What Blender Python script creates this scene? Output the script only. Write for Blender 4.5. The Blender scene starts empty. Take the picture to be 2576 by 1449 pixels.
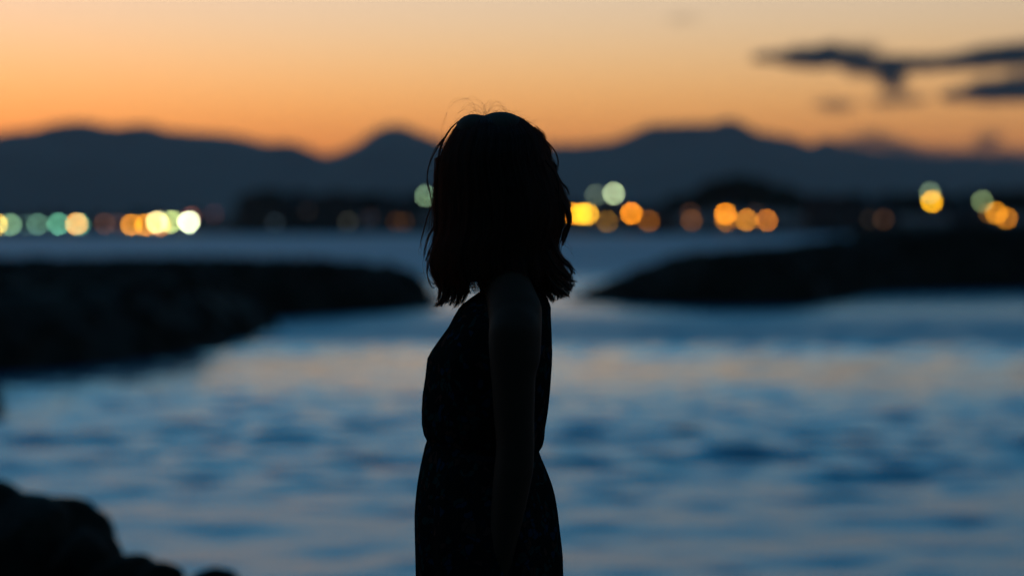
import bpy, bmesh, math, random
import numpy as np
from mathutils import Vector, Matrix, noise

sc = bpy.context.scene
C = sc.collection
R = math.radians
random.seed(7)
rng = np.random.default_rng(11)

# ------------------------------------------------------------------ camera
CAM_Z = 2.6                       # metres above the sea
FOCUS = 4.62
cam = bpy.data.cameras.new('camera')
camo = bpy.data.objects.new('camera', cam)
C.objects.link(camo)
sc.camera = camo
cam.sensor_width = 36.0
cam.sensor_fit = 'HORIZONTAL'
cam.lens = 85.0
PITCH = math.atan(159.5 / 6082.0)
camo.location = (0, 0, CAM_Z)
camo.rotation_euler = (math.pi / 2 - PITCH, 0, 0)
cam.clip_start = 0.1
cam.clip_end = 60000
cam.dof.use_dof = True
cam.dof.focus_distance = FOCUS
cam.dof.aperture_fstop = 1.95
cam.dof.aperture_blades = 0

# ------------------------------------------------------------------ sky: the sun has just set behind the hills on the left
SUN_EL, SUN_AZ = -1.4, -22.0
world = bpy.data.worlds.new('World')
sc.world = world
world.use_nodes = True
wn, wl = world.node_tree.nodes, world.node_tree.links
sky = wn.new('ShaderNodeTexSky')
sky.sky_type = 'NISHITA'
sky.sun_disc = False
sky.sun_elevation = R(SUN_EL)
sky.sun_rotation = R(SUN_AZ)
sky.air_density = 1.0
sky.dust_density = 1.0
sky.ozone_density = 1.0
# white balance of the dusk sky, by elevation only
tc = wn.new('ShaderNodeTexCoord')
sep = wn.new('ShaderNodeSeparateXYZ')
wl.new(tc.outputs['Generated'], sep.inputs[0])
tint = wn.new('ShaderNodeValToRGB')
tint.color_ramp.interpolation = 'EASE'
el = tint.color_ramp.elements
el[0].position, el[0].color = 0.0, (1.12, 0.93, 0.9, 1)
el[1].position, el[1].color = 0.7, (0.20, 0.98, 1.4, 1)
for p, c in ((0.035, (1.11, 0.94, 0.90)), (0.09, (1.0, 0.97, 1.2)), (0.20, (0.34, 1.06, 1.62)), (0.36, (0.16, 1.04, 1.7))):
    e = el.new(p)
    e.color = (*c, 1)
wl.new(sep.outputs['Z'], tint.inputs[0])
mul = wn.new('ShaderNodeMix')
mul.data_type = 'RGBA'
mul.blend_type = 'MULTIPLY'
mul.inputs[0].default_value = 1.0
wl.new(sky.outputs[0], mul.inputs[6])
wl.new(tint.outputs[0], mul.inputs[7])
add = wn.new('ShaderNodeMix')
add.data_type = 'RGBA'
add.blend_type = 'ADD'
add.inputs[0].default_value = 1.0
add.inputs[7].default_value = (0.0, 0.0, 0.045, 1)
wl.new(mul.outputs[2], add.inputs[6])
bg = wn['Background']
wl.new(add.outputs[2], bg.inputs[0])
bg.inputs[1].default_value = 0.15

sc.view_settings.view_transform = 'Standard'
sc.view_settings.look = 'None'
sc.view_settings.gamma = 1.0
sc.view_settings.exposure = 2.68
sc.view_settings.use_curve_mapping = False
sc.cycles.use_denoising = True
sc.cycles.use_adaptive_sampling = False
sc.cycles.max_bounces = 6
sc.cycles.volume_bounces = 0
sc.cycles.transparent_max_bounces = 128
sc.cycles.caustics_reflective = False
sc.cycles.caustics_refractive = False

# ------------------------------------------------------------------ helpers
PX = 1.0 / 6082.0                 # one photo pixel (of 2576 across), in tangent units
def at(px, py, Y):
    """world point that stands at distance Y behind a place in the photo (2576 px wide)"""
    u = (px - 1288.0) * PX
    v = (724.5 - py) * PX
    cp, sp = math.cos(PITCH), math.sin(PITCH)
    dy, dz = cp + v * sp, -sp + v * cp
    return Vector((u * Y / dy, Y, CAM_Z + dz * Y / dy))

def obj(name, me, mat=None, parent=None):
    if isinstance(me, bmesh.types.BMesh):
        bm = me
        me = bpy.data.meshes.new(name)
        bm.to_mesh(me)
        bm.free()
    o = bpy.data.objects.new(name, me)
    C.objects.link(o)
    if mat:
        me.materials.append(mat)
    if parent:
        o.parent = parent
    return o

def tag(o, label=None, cat=None, group=None, kind=None):
    if label: o['label'] = label
    if cat: o['category'] = cat
    if group: o['group'] = group
    if kind: o['kind'] = kind
    return o

def empty(name, loc=(0, 0, 0), rz=0):
    o = bpy.data.objects.new(name, None)
    C.objects.link(o)
    o.location = loc
    o.rotation_euler = (0, 0, rz)
    return o

def smooth(o, on=True):
    o.data.polygons.foreach_set('use_smooth', [on] * len(o.data.polygons))
    return o

def pydata(name, v, f):
    me = bpy.data.meshes.new(name)
    me.from_pydata([tuple(map(float, p)) for p in v], [], f)
    me.update()
    return me

def np_mesh(name, V, F):
    """fast mesh from numpy arrays (all faces with the same corner count)"""
    me = bpy.data.meshes.new(name)
    n, k = F.shape
    me.vertices.add(len(V)); me.vertices.foreach_set('co', V.astype(np.float32).ravel())
    me.loops.add(n * k); me.loops.foreach_set('vertex_index', F.astype(np.int32).ravel())
    me.polygons.add(n)
    me.polygons.foreach_set('loop_start', np.arange(0, n * k, k, dtype=np.int32))
    me.update(calc_edges=True)
    me.validate()
    return me

def material(name, color, rough=0.8, spec=0.3, bump=0.0, bscale=20.0, vary=0.3, nscale=6.0):
    m = bpy.data.materials.new(name)
    m.use_nodes = True
    n, l = m.node_tree.nodes, m.node_tree.links
    b = n['Principled BSDF']
    b.inputs['Roughness'].default_value = rough
    b.inputs['Specular IOR Level'].default_value = spec
    t = n.new('ShaderNodeTexCoord')
    nz = n.new('ShaderNodeTexNoise')
    nz.inputs['Scale'].default_value = nscale
    nz.inputs['Detail'].default_value = 6
    l.new(t.outputs['Object'], nz.inputs['Vector'])
    rp = n.new('ShaderNodeValToRGB')
    lo = tuple(c * (1 - vary) for c in color); hi = tuple(min(1, c * (1 + vary)) for c in color)
    rp.color_ramp.elements[0].position = 0.3; rp.color_ramp.elements[0].color = (*lo, 1)
    rp.color_ramp.elements[1].position = 0.7; rp.color_ramp.elements[1].color = (*hi, 1)
    l.new(nz.outputs['Fac'], rp.inputs[0])
    l.new(rp.outputs[0], b.inputs['Base Color'])
    if bump:
        bn = n.new('ShaderNodeTexNoise')
        bn.inputs['Scale'].default_value = bscale
        bn.inputs['Detail'].default_value = 8
        l.new(t.outputs['Object'], bn.inputs['Vector'])
        bp = n.new('ShaderNodeBump')
        bp.inputs['Strength'].default_value = bump
        bp.inputs['Distance'].default_value = 0.05
        l.new(bn.outputs['Fac'], bp.inputs['Height'])
        l.new(bp.outputs[0], b.inputs['Normal'])
    return m

def glow(name, color, strength):
    m = bpy.data.materials.new(name)
    m.use_nodes = True
    n, l = m.node_tree.nodes, m.node_tree.links
    b = n['Principled BSDF']
    b.inputs['Base Color'].default_value = (*color, 1)
    b.inputs['Emission Color'].default_value = (*color, 1)
    b.inputs['Emission Strength'].default_value = strength
    return m

M = {}
M['mountain'] = material('forested_hillside', (0.035, 0.05, 0.04), 0.95, 0.1, nscale=0.002)
M['rock'] = material('dark_rock', (0.03, 0.015, 0.009), 0.95, 0.05, 0.6, 6.0, 0.4, 3.0)
M['ground'] = material('packed_earth', (0.06, 0.055, 0.05), 0.95, 0.1, 0.4, 15, 0.35, 2.0)
M['leaf'] = material('dark_foliage', (0.02, 0.028, 0.014), 0.9, 0.2, nscale=1.0)
M['bark'] = material('bark', (0.05, 0.04, 0.03), 0.9, 0.1, 0.5, 12)
M['wall'] = material('rendered_wall', (0.03, 0.025, 0.02), 0.9, 0.2, nscale=0.5)
M['roof'] = material('roof_tile', (0.03, 0.02, 0.015), 0.85, 0.2, nscale=0.8)
M['pane'] = material('window_glass', (0.01, 0.012, 0.015), 0.1, 0.5, nscale=0.5)
M['metal'] = material('painted_steel', (0.05, 0.055, 0.055), 0.5, 0.5, nscale=2)
M['cloud'] = material('cloud_vapour', (0.13, 0.25, 0.22), 1.0, 0.0, nscale=0.003, vary=0.05)
def veil(m, see):
    n_, l_ = m.node_tree.nodes, m.node_tree.links
    t = n_.new('ShaderNodeBsdfTransparent'); x = n_.new('ShaderNodeMixShader'); x.inputs[0].default_value = see
    l_.new(n_['Principled BSDF'].outputs[0], x.inputs[1]); l_.new(t.outputs[0], x.inputs[2]); l_.new(x.outputs[0], n_['Material Output'].inputs['Surface'])
veil(M['cloud'], 0.76)
M['thin_cloud'] = material('thin_cloud_vapour', (0.13, 0.25, 0.22), 1.0, 0.0, nscale=0.003, vary=0.05)
veil(M['thin_cloud'], 0.955)

# ------------------------------------------------------------------ water
def wave_height(X, Y):
    g = np.random.default_rng(5)
    Z = np.zeros_like(X)
    # wind-roughened lanes alternate with slicks
    def lane(sx, sy, seed):
        q = np.random.default_rng(seed)
        s = np.zeros_like(X)
        for _ in range(10):
            kx, ky = q.normal(0, sx), q.normal(0, sy)
            s += np.cos(kx * X + ky * Y + q.uniform(0, 6.28))
        return s / math.sqrt(5)
    calm = 1.0 / (1.0 + np.exp(-1.6 * lane(0.035, 0.16, 3)))
    D = np.sqrt(X * X + Y * Y)
    for i in range(130):
        lam = 0.34 * (9.0 ** (g.uniform() ** 1.15))
        th = g.normal(-math.pi / 2, 0.75)
        k = 2 * math.pi / lam
        amp = 0.0096 * lam ** 0.85
        ph = g.uniform(0, 6.28)
        fade = np.clip(1.6 - D / (lam * 95.0), 0, 1)       # shorter waves than the mesh can hold stop here
        Z += amp * fade * np.sin(k * (math.cos(th) * X + math.sin(th) * Y) + ph)
    slick = np.interp(Y + 3 * lane(0.05, 0.02, 8), [0, 22, 30, 39, 42, 50, 54, 66, 72, 95, 120], [1.2, 1.15, 1.0, .8, .3, .3, 1.2, 1.2, .45, .45, 1])
    return Z * (0.25 + 1.05 * calm) * slick * 0.30

def make_water():
    ys = [6.0]
    while ys[-1] < 260:
        ys.append(ys[-1] + (0.4 if ys[-1] < 15 else max(0.075, 0.0030 * ys[-1])))
    far = [ys[-1] * 1.25 ** i for i in range(1, 30) if ys[-1] * 1.25 ** i < 30000]
    ys = np.array(ys)
    xs = [0.0]
    while xs[-1] < 80:
        xs.append(xs[-1] + 0.095 + 0.009 * xs[-1])
    xs = np.array([-x for x in xs[:0:-1]] + xs)
    X, Y = np.meshgrid(xs, ys)
    Z = wave_height(X, Y)
    edge = np.clip((80 - np.abs(X)) / 12, 0, 1) * np.clip((258 - Y) / 60, 0, 1)
    Z = Z * edge
    V = np.stack([X, Y, Z], -1).reshape(-1, 3)
    ny, nx = X.shape
    idx = np.arange(ny * nx).reshape(ny, nx)
    F = np.stack([idx[:-1, :-1], idx[:-1, 1:], idx[1:, 1:], idx[1:, :-1]], -1).reshape(-1, 4)
    # flat outer sea
    x0, x1, y0, y1 = xs[0], xs[-1], ys[0], ys[-1]
    o = len(V)
    ring = np.array([[x0, y0, 0], [x1, y0, 0], [x1, y1, 0], [x0, y1, 0],
                     [-5900, -260, 0], [5900, -260, 0], [5900, 9300, 0], [-5900, 9300, 0]])
    V = np.concatenate([V, ring])
    G = np.array([[4, 5, 1, 0], [5, 6, 2, 1], [6, 7, 3, 2], [7, 4, 0, 3]]) + o
    return np_mesh('water', V, np.concatenate([F, G]))

mw = bpy.data.materials.new('sea_water')
mw.use_nodes = True
n, l = mw.node_tree.nodes, mw.node_tree.links
b = n['Principled BSDF']
b.inputs['Base Color'].default_value = (0.002, 0.052, 0.10, 1)
b.inputs['Roughness'].default_value = 0.12
b.inputs['IOR'].default_value = 1.333
geo = n.new('ShaderNodeNewGeometry')
mp = n.new('ShaderNodeMapping')
mp.inputs['Scale'].default_value = (0.55, 1.0, 1.0)
l.new(geo.outputs['Position'], mp.inputs['Vector'])
nz = n.new('ShaderNodeTexNoise')
nz.inputs['Scale'].default_value = 2.2
nz.inputs['Detail'].default_value = 3
l.new(mp.outputs[0], nz.inputs['Vector'])
big = n.new('ShaderNodeTexNoise')
big.inputs['Scale'].default_value = 0.05
big.inputs['Detail'].default_value = 3
mp2 = n.new('ShaderNodeMapping')
mp2.inputs['Scale'].default_value = (0.22, 1.0, 1.0)
l.new(geo.outputs['Position'], mp2.inputs['Vector'])
l.new(mp2.outputs[0], big.inputs['Vector'])
mr = n.new('ShaderNodeMapRange')
mr.inputs['From Min'].default_value = 0.35
mr.inputs['From Max'].default_value = 0.65
mr.inputs['To Min'].default_value = 0.10
mr.inputs['To Max'].default_value = 0.28
l.new(big.outputs['Fac'], mr.inputs['Value'])
bp = n.new('ShaderNodeBump')
bp.inputs['Distance'].default_value = 0.12
l.new(mr.outputs[0], bp.inputs['Strength'])
# cat's-paws: wind-ruffled strips lie across the bay between slicks; strips run along x, their edges wander
sp = n.new('ShaderNodeSeparateXYZ'); l.new(geo.outputs['Position'], sp.inputs[0])
wv = n.new('ShaderNodeMath'); wv.operation = 'MULTIPLY_ADD'
cn = n.new('ShaderNodeMath'); cn.operation = 'SUBTRACT'; cn.inputs[1].default_value = 0.5
l.new(big.outputs['Fac'], cn.inputs[0]); l.new(cn.outputs[0], wv.inputs[0]); wv.inputs[1].default_value = 22.0; l.new(sp.outputs['Y'], wv.inputs[2])
dv = n.new('ShaderNodeMath'); dv.operation = 'DIVIDE'; dv.inputs[1].default_value = 200.0
l.new(wv.outputs[0], dv.inputs[0])
rr = n.new('ShaderNodeValToRGB'); rr.color_ramp.interpolation = 'EASE'
re = rr.color_ramp.elements
re[0].position = 0.0; re[0].color = (.28, .28, .28, 1)
re[1].position = 1.0; re[1].color = (.54, .54, .54, 1)
for d_, v_ in ((20, .27), (29, .24), (38, .2), (42, .13), (50, .13), (55, .40), (66, .40), (73, .22), (100, .24), (140, .5)):
    e = re.new(d_ / 200); e.color = (v_, v_, v_, 1)
l.new(dv.outputs[0], rr.inputs[0])
l.new(rr.outputs[0], b.inputs['Roughness'])
l.new(nz.outputs['Fac'], bp.inputs['Height'])
l.new(bp.outputs[0], b.inputs['Normal'])
water = smooth(obj('water', make_water(), mw))
tag(water, 'calm rippled sea bay reflecting the dusk sky', None, None, 'structure')

# ------------------------------------------------------------------ mountains across the bay
def make_hills():
    prof = [(-900, 384), (-500, 372), (-200, 362), (0, 357), (88, 346), (145, 331), (206, 325), (264, 335), (299, 338), (373, 330), (409, 344), (483, 350), (584, 360), (650, 377),
            (686, 381), (738, 375), (773, 388), (813, 406), (835, 409), (879, 395), (923, 371), (955, 341), (978, 334), (1024, 336), (1099, 366), (1150, 380), (1250, 388), (1350, 384),
            (1444, 381), (1538, 373), (1574, 357), (1637, 331), (1705, 329), (1783, 328), (1835, 318), (1861, 327), (1903, 355), (1997, 368), (2039, 385), (2075, 370), (2122, 384),
            (2226, 397), (2331, 410), (2487, 415), (2576, 420), (2800, 430), (3200, 420), (3600, 430)]
    prof = [(a_, b_ - 23) for a_, b_ in prof]
    Y0 = 7000.0
    pts = [at(px, py, Y0) for px, py in prof]
    xs = np.linspace(pts[0].x, pts[-1].x, 640)
    hs = np.interp(xs, [p.x for p in pts], [p.z for p in pts])
    ts = np.linspace(-1, 1, 61)
    V = []
    for t in ts:
        Y = Y0 + t * 1900
        # ridges run down towards the bay
        for x, h in zip(xs, hs):
            fall = max(0.0, 1 - abs(t) ** 1.25)
            nzv = noise.fractal(Vector((x / 700, Y / 700, 1.3)), 1.0, 2.0, 5)
            z = h * fall * (1 + 0.0 if abs(t) < .02 else 1 + 0.22 * nzv * min(1, abs(t) * 3)) 
            z = min(z, h * Y / Y0 * 0.985) if abs(t) > .02 else z
            z += (4.0 * noise.noise(Vector((x / 60, Y / 60, 0))) + 6.0 * noise.noise(Vector((x / 170, Y / 170, 4)))) * fall
            V.append((x, Y, z - 3 if fall > 0 else -3))
    nx = len(xs)
    F = [(j * nx + i, j * nx + i + 1, (j + 1) * nx + i + 1, (j + 1) * nx + i) for j in range(len(ts) - 1) for i in range(nx - 1)]
    return pydata('hills', V, F)
hills = smooth(obj('hills', make_hills(), M['mountain']))
tag(hills, 'dark blue mountain ridge with several peaks across the bay', None, None, 'structure')

# ------------------------------------------------------------------ far shore
SHORE = 640.0
def make_shore():
    V, F = [], []
    xs = np.linspace(-1500, 1500, 240)
    rows = [(-8, -1.0), (-2, 0.4), (0, 1.3), (6, 1.7), (60, 2.2), (400, 4.0), (3000, 8.0), (5600, 10.0)]
    for x in xs:
        off = 14 * noise.noise(Vector((x / 90, 0, 0))) - 0.055 * max(0, x - 60) 
        for dy, z in rows:
            V.append((x * (1 + max(0, dy) / 2500), SHORE + dy + off * (1 if dy < 100 else 0), z))
    k = len(rows)
    for i in range(len(xs) - 1):
        for j in range(k - 1):
            F.append((i * k + j, (i + 1) * k + j, (i + 1) * k + j + 1, i * k + j + 1))
    return pydata('far_shore', V, F)
M['wood_floor'] = material('woodland_floor', (0.012, 0.011, 0.008), 0.95, 0.05, nscale=0.05)
shore = obj('far_shore', make_shore(), M['wood_floor'])
tag(shore, 'low dark far shore of the bay below the mountains', None, None, 'structure')

# boulder shapes, shared
def boulder_mesh(seed, sub=3):
    bm = bmesh.new()
    bmesh.ops.create_icosphere(bm, subdivisions=sub, radius=1.0)
    off = Vector((seed * 7.3, seed * 3.1, seed * 1.7))
    q = random.Random(seed)
    planes = [(Vector((q.gauss(0, 1), q.gauss(0, 1), q.gauss(0, 1))).normalized(), q.uniform(0.62, 0.85)) for _ in range(11)]
    for v in bm.verts:
        p = v.co.copy()
        for nrm, d in planes:                      # split faces of a quarried stone
            k = p.dot(nrm)
            if k > d: p -= nrm * (k - d) * 0.85
        p *= 1 + 0.10 * noise.noise(p * 1.7 + off) + 0.05 * noise.noise(p * 4 + off)
        v.co = p
    me = bpy.data.meshes.new('boulder')
    bm.to_mesh(me); bm.free()
    me.materials.append(M['rock'])
    return me
BOULDERS = [boulder_mesh(s) for s in range(1, 6)]
LOWB = [boulder_mesh(s, 2) for s in range(11, 15)]

# breakwaters: rubble mounds described by their shoreline, in metres
def on_water(px, py):
    v = (py - 565.0) * PX
    Y = CAM_Z / v
    return at(px, py, Y)

def mound(name, poly, cap, slope, label, seed):
    """rubble spit: stands inside a shoreline polygon and rises from its edge to a flat top"""
    q = random.Random(seed)
    P = np.array(poly, float); A = P; B_ = np.roll(P, -1, 0)
    def dist(x, y):
        inside, best = False, 1e9
        for a_, b_ in zip(A, B_):
            d = b_ - a_; t = np.clip(((x - a_[0]) * d[0] + (y - a_[1]) * d[1]) / (d @ d), 0, 1)
            best = min(best, math.hypot(x - a_[0] - t * d[0], y - a_[1] - t * d[1]))
            if (a_[1] > y) != (b_[1] > y) and x < (b_[0] - a_[0]) * (y - a_[1]) / (b_[1] - a_[1]) + a_[0]: inside = not inside
        return best if inside else -best
    def top(x, y):
        c_ = cap if not isinstance(cap, list) else float(np.interp(x, [k_[0] for k_ in cap], [k_[1] for k_ in cap]))
        return min(c_ + .12 * noise.noise(Vector((x * .5, y * .5, seed))), slope * dist(x, y) - .1)
    x0, y0 = P.min(0) - 1; x1, y1 = P.max(0) + 1
    gx = np.arange(x0, x1, .6); gy = np.arange(y0, y1, .6)
    root = empty(name, (P[0][0], P[0][1], 0))
    Z = {(i_, j_): max(-.8, top(x, y)) for i_, x in enumerate(gx) for j_, y in enumerate(gy)}
    V = [(gx[i_] - P[0][0], gy[j_] - P[0][1], Z[i_, j_]) for i_ in range(len(gx)) for j_ in range(len(gy))]
    k = len(gy)
    F = [(i_ * k + j_, (i_ + 1) * k + j_, (i_ + 1) * k + j_ + 1, i_ * k + j_ + 1) for i_ in range(len(gx) - 1) for j_ in range(k - 1)
         if max(Z[i_, j_], Z[i_ + 1, j_], Z[i_, j_ + 1], Z[i_ + 1, j_ + 1]) > -.79]
    obj('core', pydata('core', V, F), M['rock'], root)
    src = [(np.array([v.co[:] for v in me.vertices]), np.array([p.vertices[:] for p in me.polygons])) for me in LOWB]
    vs, fs, base = [], [], 0
    while len(vs) < 1100:
        x, y = q.uniform(x0, x1), q.uniform(y0, y1)
        if abs(x) > 27: continue
        z = top(x, y)
        if z < -.2: continue
        r = q.uniform(.2, .42); sv, sf = src[q.randrange(4)]
        rot = np.array(Matrix.Rotation(q.uniform(0, 6.28), 3, Vector((q.gauss(0, 1), q.gauss(0, 1), q.gauss(0, 1))).normalized()))
        vs.append((sv * r * np.array((1.15, 1, .8))) @ rot.T + np.array((x - P[0][0], y - P[0][1], z - r * .4))); fs.append(sf + base); base += len(sv)
    st = obj('armour_stones', np_mesh('armour_stones', np.concatenate(vs), np.concatenate(fs)), M['rock'], root)
    st['kind'] = 'stuff'
    tag(root, label, 'breakwater', 'rubble breakwaters in the bay')
mound('breakwater', [(-5.7, 54.5), (-6.08, 51.2), (-6.5, 48.0), (-7.34, 45.0), (-8.9, 42.0), (-14, 40), (-36, 38), (-36, 77), (-7.2, 77), (-6.6, 70), (-6.0, 61)], 1.3, .85,
      'shorter rubble spur in front of the long breakwater', 4)
def shoreline(pts): return [tuple(on_water(x_, y_)[:2]) for x_, y_ in pts]
def behind(px, Y): return (at(px, 600, Y).x, Y)
mound('breakwater', shoreline([(620, 806), (690, 804), (800, 799), (900, 792), (1000, 785), (1060, 779), (1122, 768)]) + [behind(1115, 79), behind(980, 79), behind(900, 77), (-36, 77), (-36, 66)], 1.44, 1.0,
      'long low rubble breakwater running out behind the woman on her front side', 3)
caps = [(1445, 752), (1540, 720), (1640, 686), (1740, 652), (1850, 640), (2000, 631), (2150, 618), (2300, 592), (2500, 578), (3000, 570)]
mound('breakwater', shoreline([(1440, 757), (1600, 769), (1750, 773), (1900, 773), (2050, 771), (2130, 758), (2200, 742), (2350, 734), (2576, 730), (3200, 724)]) + [behind(3200, 125), behind(2500, 118), behind(2200, 100), behind(1900, 92), behind(1600, 91), behind(1460, 87)],
      [(at(x_, 600, 84).x, max(.1, at(x_, y_, 84 if x_ < 2200 else 100).z)) for x_, y_ in caps], 1.2, 'rubble breakwater with a long sloping tip behind the woman\'s back', 5)

# ------------------------------------------------------------------ town, trees and lamps on the far shore
def leaf_crown(seed, n_leaf=3600, rx=3.2, rz=3.6):
    q = random.Random(seed)
    cl = [(Vector((q.uniform(-.62, .62) * rx, q.uniform(-.62, .62) * rx, q.uniform(-.6, .7) * rz)), q.uniform(.32, .55)) for _ in range(13)]
    V, F = [], []
    for i in range(n_leaf):
        c, r = q.choice(cl)
        d = Vector((q.gauss(0, 1), q.gauss(0, 1), q.gauss(0, 1))).normalized() * (q.random() ** .4)
        p = c + Vector((d.x * r * rx, d.y * r * rx, d.z * r * rz * .8))
        a = Vector((q.gauss(0, 1), q.gauss(0, 1), q.gauss(0, 1))).normalized()
        bq = a.orthogonal().normalized()
        s = q.uniform(.22, .5)
        k = len(V)
        V += [p - a * s, p + bq * s * .5, p + a * s, p - bq * s * .5]
        F.append((k, k + 1, k + 2, k + 3))
    return pydata('crown', V, F)
def trunk_mesh(seed, h):
    q = random.Random(seed)
    bm = bmesh.new()
    def limb(a, b_, r0, r1):
        d = (b_ - a); z = d.normalized(); x = z.orthogonal().normalized(); y = z.cross(x)
        ra = [bm.verts.new(a + (x * math.cos(t) + y * math.sin(t)) * r0) for t in [i * math.pi / 4 for i in range(8)]]
        rb = [bm.verts.new(b_ + (x * math.cos(t) + y * math.sin(t)) * r1) for t in [i * math.pi / 4 for i in range(8)]]
        for i in range(8):
            bm.faces.new((ra[i], ra[(i + 1) % 8], rb[(i + 1) % 8], rb[i]))
        bm.faces.new(rb)
    limb(Vector((0, 0, -.5)), Vector((.1, 0, h * .45)), .32, .22)
    top = Vector((.1, 0, h * .45))
    for i in range(5):
        aa = i * 1.26 + q.uniform(-.3, .3)
        limb(top - Vector((0, 0, q.uniform(0, .8))), top + Vector((math.cos(aa) * 1.6, math.sin(aa) * 1.6, q.uniform(1.5, 3.2))), .14, .05)
    return bm
TREES = []
for s in range(4):
    cr = leaf_crown(20 + s); cr.materials.append(M['leaf'])
    tm = bpy.data.meshes.new('trunk'); bmq = trunk_mesh(30 + s, 7.5); bmq.to_mesh(tm); bmq.free(); tm.materials.append(M['bark'])
    TREES.append((cr, tm))
def tree(px, top_py, Y, label, wid=1.0):
    q = random.Random(int(px * 7 + Y))
    top = at(px, top_py, Y)
    g = 1.9
    h = top.z - g
    root = empty('shore_tree', (top.x, Y, g), q.uniform(0, 6.28))
    cr, tm = TREES[q.randrange(4)]
    k = h / 10.6
    o = obj('crown', cr, None, root); o.location = (0, 0, 7.0 * k); o.scale = (k * wid * 1.15, k * wid * 1.15, k)
    o = obj('trunk', tm, None, root); o.scale = (k, k, k)
    tag(root, label, 'tree', 'dark trees along the far shore')
    return root

# building
def house(px0, px1, top_py, Y, label, floors=2, roof='flat', depth=9.0):
    a = at(px0, top_py, Y); bq = at(px1, top_py, Y)
    g = 1.9
    w = bq.x - a.x; h = a.z - g
    root = empty('house', ((a.x + bq.x) / 2, Y + depth / 2, g))
    def box(bm, x0, x1, y0, y1, z0, z1):
        vs = [bm.verts.new(p) for p in ((x0, y0, z0), (x1, y0, z0), (x1, y1, z0), (x0, y1, z0), (x0, y0, z1), (x1, y0, z1), (x1, y1, z1), (x0, y1, z1))]
        for f in ((0, 3, 2, 1), (4, 5, 6, 7), (0, 1, 5, 4), (1, 2, 6, 5), (2, 3, 7, 6), (3, 0, 4, 7)):
            bm.faces.new([vs[i] for i in f])
    hw = h * (0.97 if roof == 'flat' else 0.74)
    bm = bmesh.new(); box(bm, -w / 2, w / 2, -depth / 2, depth / 2, -1, hw)
    obj('wall', bm, M['wall'], root)
    bm = bmesh.new()
    if roof == 'flat':
        box(bm, -w / 2 - .25, w / 2 + .25, -depth / 2 - .25, depth / 2 + .25, hw, h)
    else:
        e = .4
        v = [bm.verts.new(p) for p in ((-w / 2 - e, -depth / 2 - e, hw), (w / 2 + e, -depth / 2 - e, hw), (w / 2 + e, depth / 2 + e, hw), (-w / 2 - e, depth / 2 + e, hw),
                                       (-w / 2 + w * .18, 0, h), (w / 2 - w * .18, 0, h))]
        for f in ((0, 1, 5, 4), (2, 3, 4, 5), (1, 2, 5), (3, 0, 4), (3, 2, 1, 0)):
            bm.faces.new([v[i] for i in f])
    obj('roof', bm, M['roof'], root)
    nb = max(2, int(w / 3.2)); fh = hw / floors
    bm = bmesh.new(); box(bm, -.55, .55, -.06, .06, -.7, .7)
    wm = bpy.data.meshes.new('window'); bm.to_mesh(wm); bm.free(); wm.materials.append(M['pane'])
    for f in range(floors):
        for i in range(nb):
            if f == 0 and i == nb // 2: continue
            o = obj('window', wm, None, root)
            o.location = (-w / 2 + w * (i + .5) / nb, -depth / 2 - .02, fh * (f + .55))
    bm = bmesh.new(); box(bm, -.5, .5, -.07, .07, 0, 2.1)
    o = obj('door', bm, M['roof'], root); o.location = (-w / 2 + w * (nb // 2 + .5) / nb, -depth / 2 - .02, .02)
    tag(root, label, 'house', 'dark houses along the far shore')
    return root

house(596, 700, 497, 652, 'dark flat roofed house where the row of far shore roofs begins')
house(706, 790, 492, 655, 'dark hipped roof house next to the first flat roofed house', 2, 'hip')
house(796, 900, 488, 651, 'dark flat roofed house between a hipped roof and trees', 3)
house(950, 1050, 494, 654, 'dark hipped roof house behind the woman\'s hair on her front side', 2, 'hip')
house(1600, 1690, 520, 640, 'low dark hipped roof house beyond the gap between breakwaters', 1, 'hip')
house(2030, 2130, 492, 628, 'dark flat roofed house beside the tallest clump of shore trees', 2)
house(2150, 2260, 498, 626, 'dark hipped roof house further along from the tall trees', 2, 'hip')
house(2400, 2500, 505, 618, 'dark hipped roof house close to the raised street lamps', 2, 'hip')
rt = random.Random(9)
for px in (618, 650, 682, 710, 735, 760, 790, 822, 850, 880, 905, 930, 965, 1000, 1032, 1065, 1098):
    tree(px, 484 + rt.uniform(-6, 10), 668 + rt.uniform(-6, 6), 'dark leafy tree rising behind the flat roofed far houses', 1.0)
for px in (1180, 1260, 1340):
    tree(px, 500 + rt.uniform(-6, 10), 664, 'dark leafy tree on the far shore hidden mostly by the woman\'s head', 1.0)
for px in (1415, 1445, 1475, 1510, 1545, 1580, 1615, 1650, 1680):
    tree(px, 512 + rt.uniform(-6, 8), 655, 'low dark tree below the mountain beyond the gap', 1.0)
for px, ty in ((1700, 492), (1738, 480), (1772, 462), (1806, 450), (1840, 443), (1872, 441), (1905, 448), (1940, 458), (1975, 468), (2010, 478)):
    tree(px, ty, 650 + rt.uniform(-8, 8), 'tall dark tree in the humped clump on the far shore', 0.95)
for px in (2040, 2085, 2135, 2190, 2245, 2295, 2345, 2395, 2445, 2495, 2545, 2590, 2060, 2110, 2160, 2215, 2270, 2320, 2365, 2420, 2470, 2520, 2565, 2610):
    tree(px, 482 + rt.uniform(-6, 10), 640 + rt.uniform(-8, 8), 'dark leafy tree in the long row past the humped clump', 1.1)
for px in range(10, 590, 48):
    tree(px, 538 + rt.uniform(-8, 8), 660 + rt.uniform(-6, 6), 'low dark shrubby tree behind the row of bright lamps', 1.35)

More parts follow.
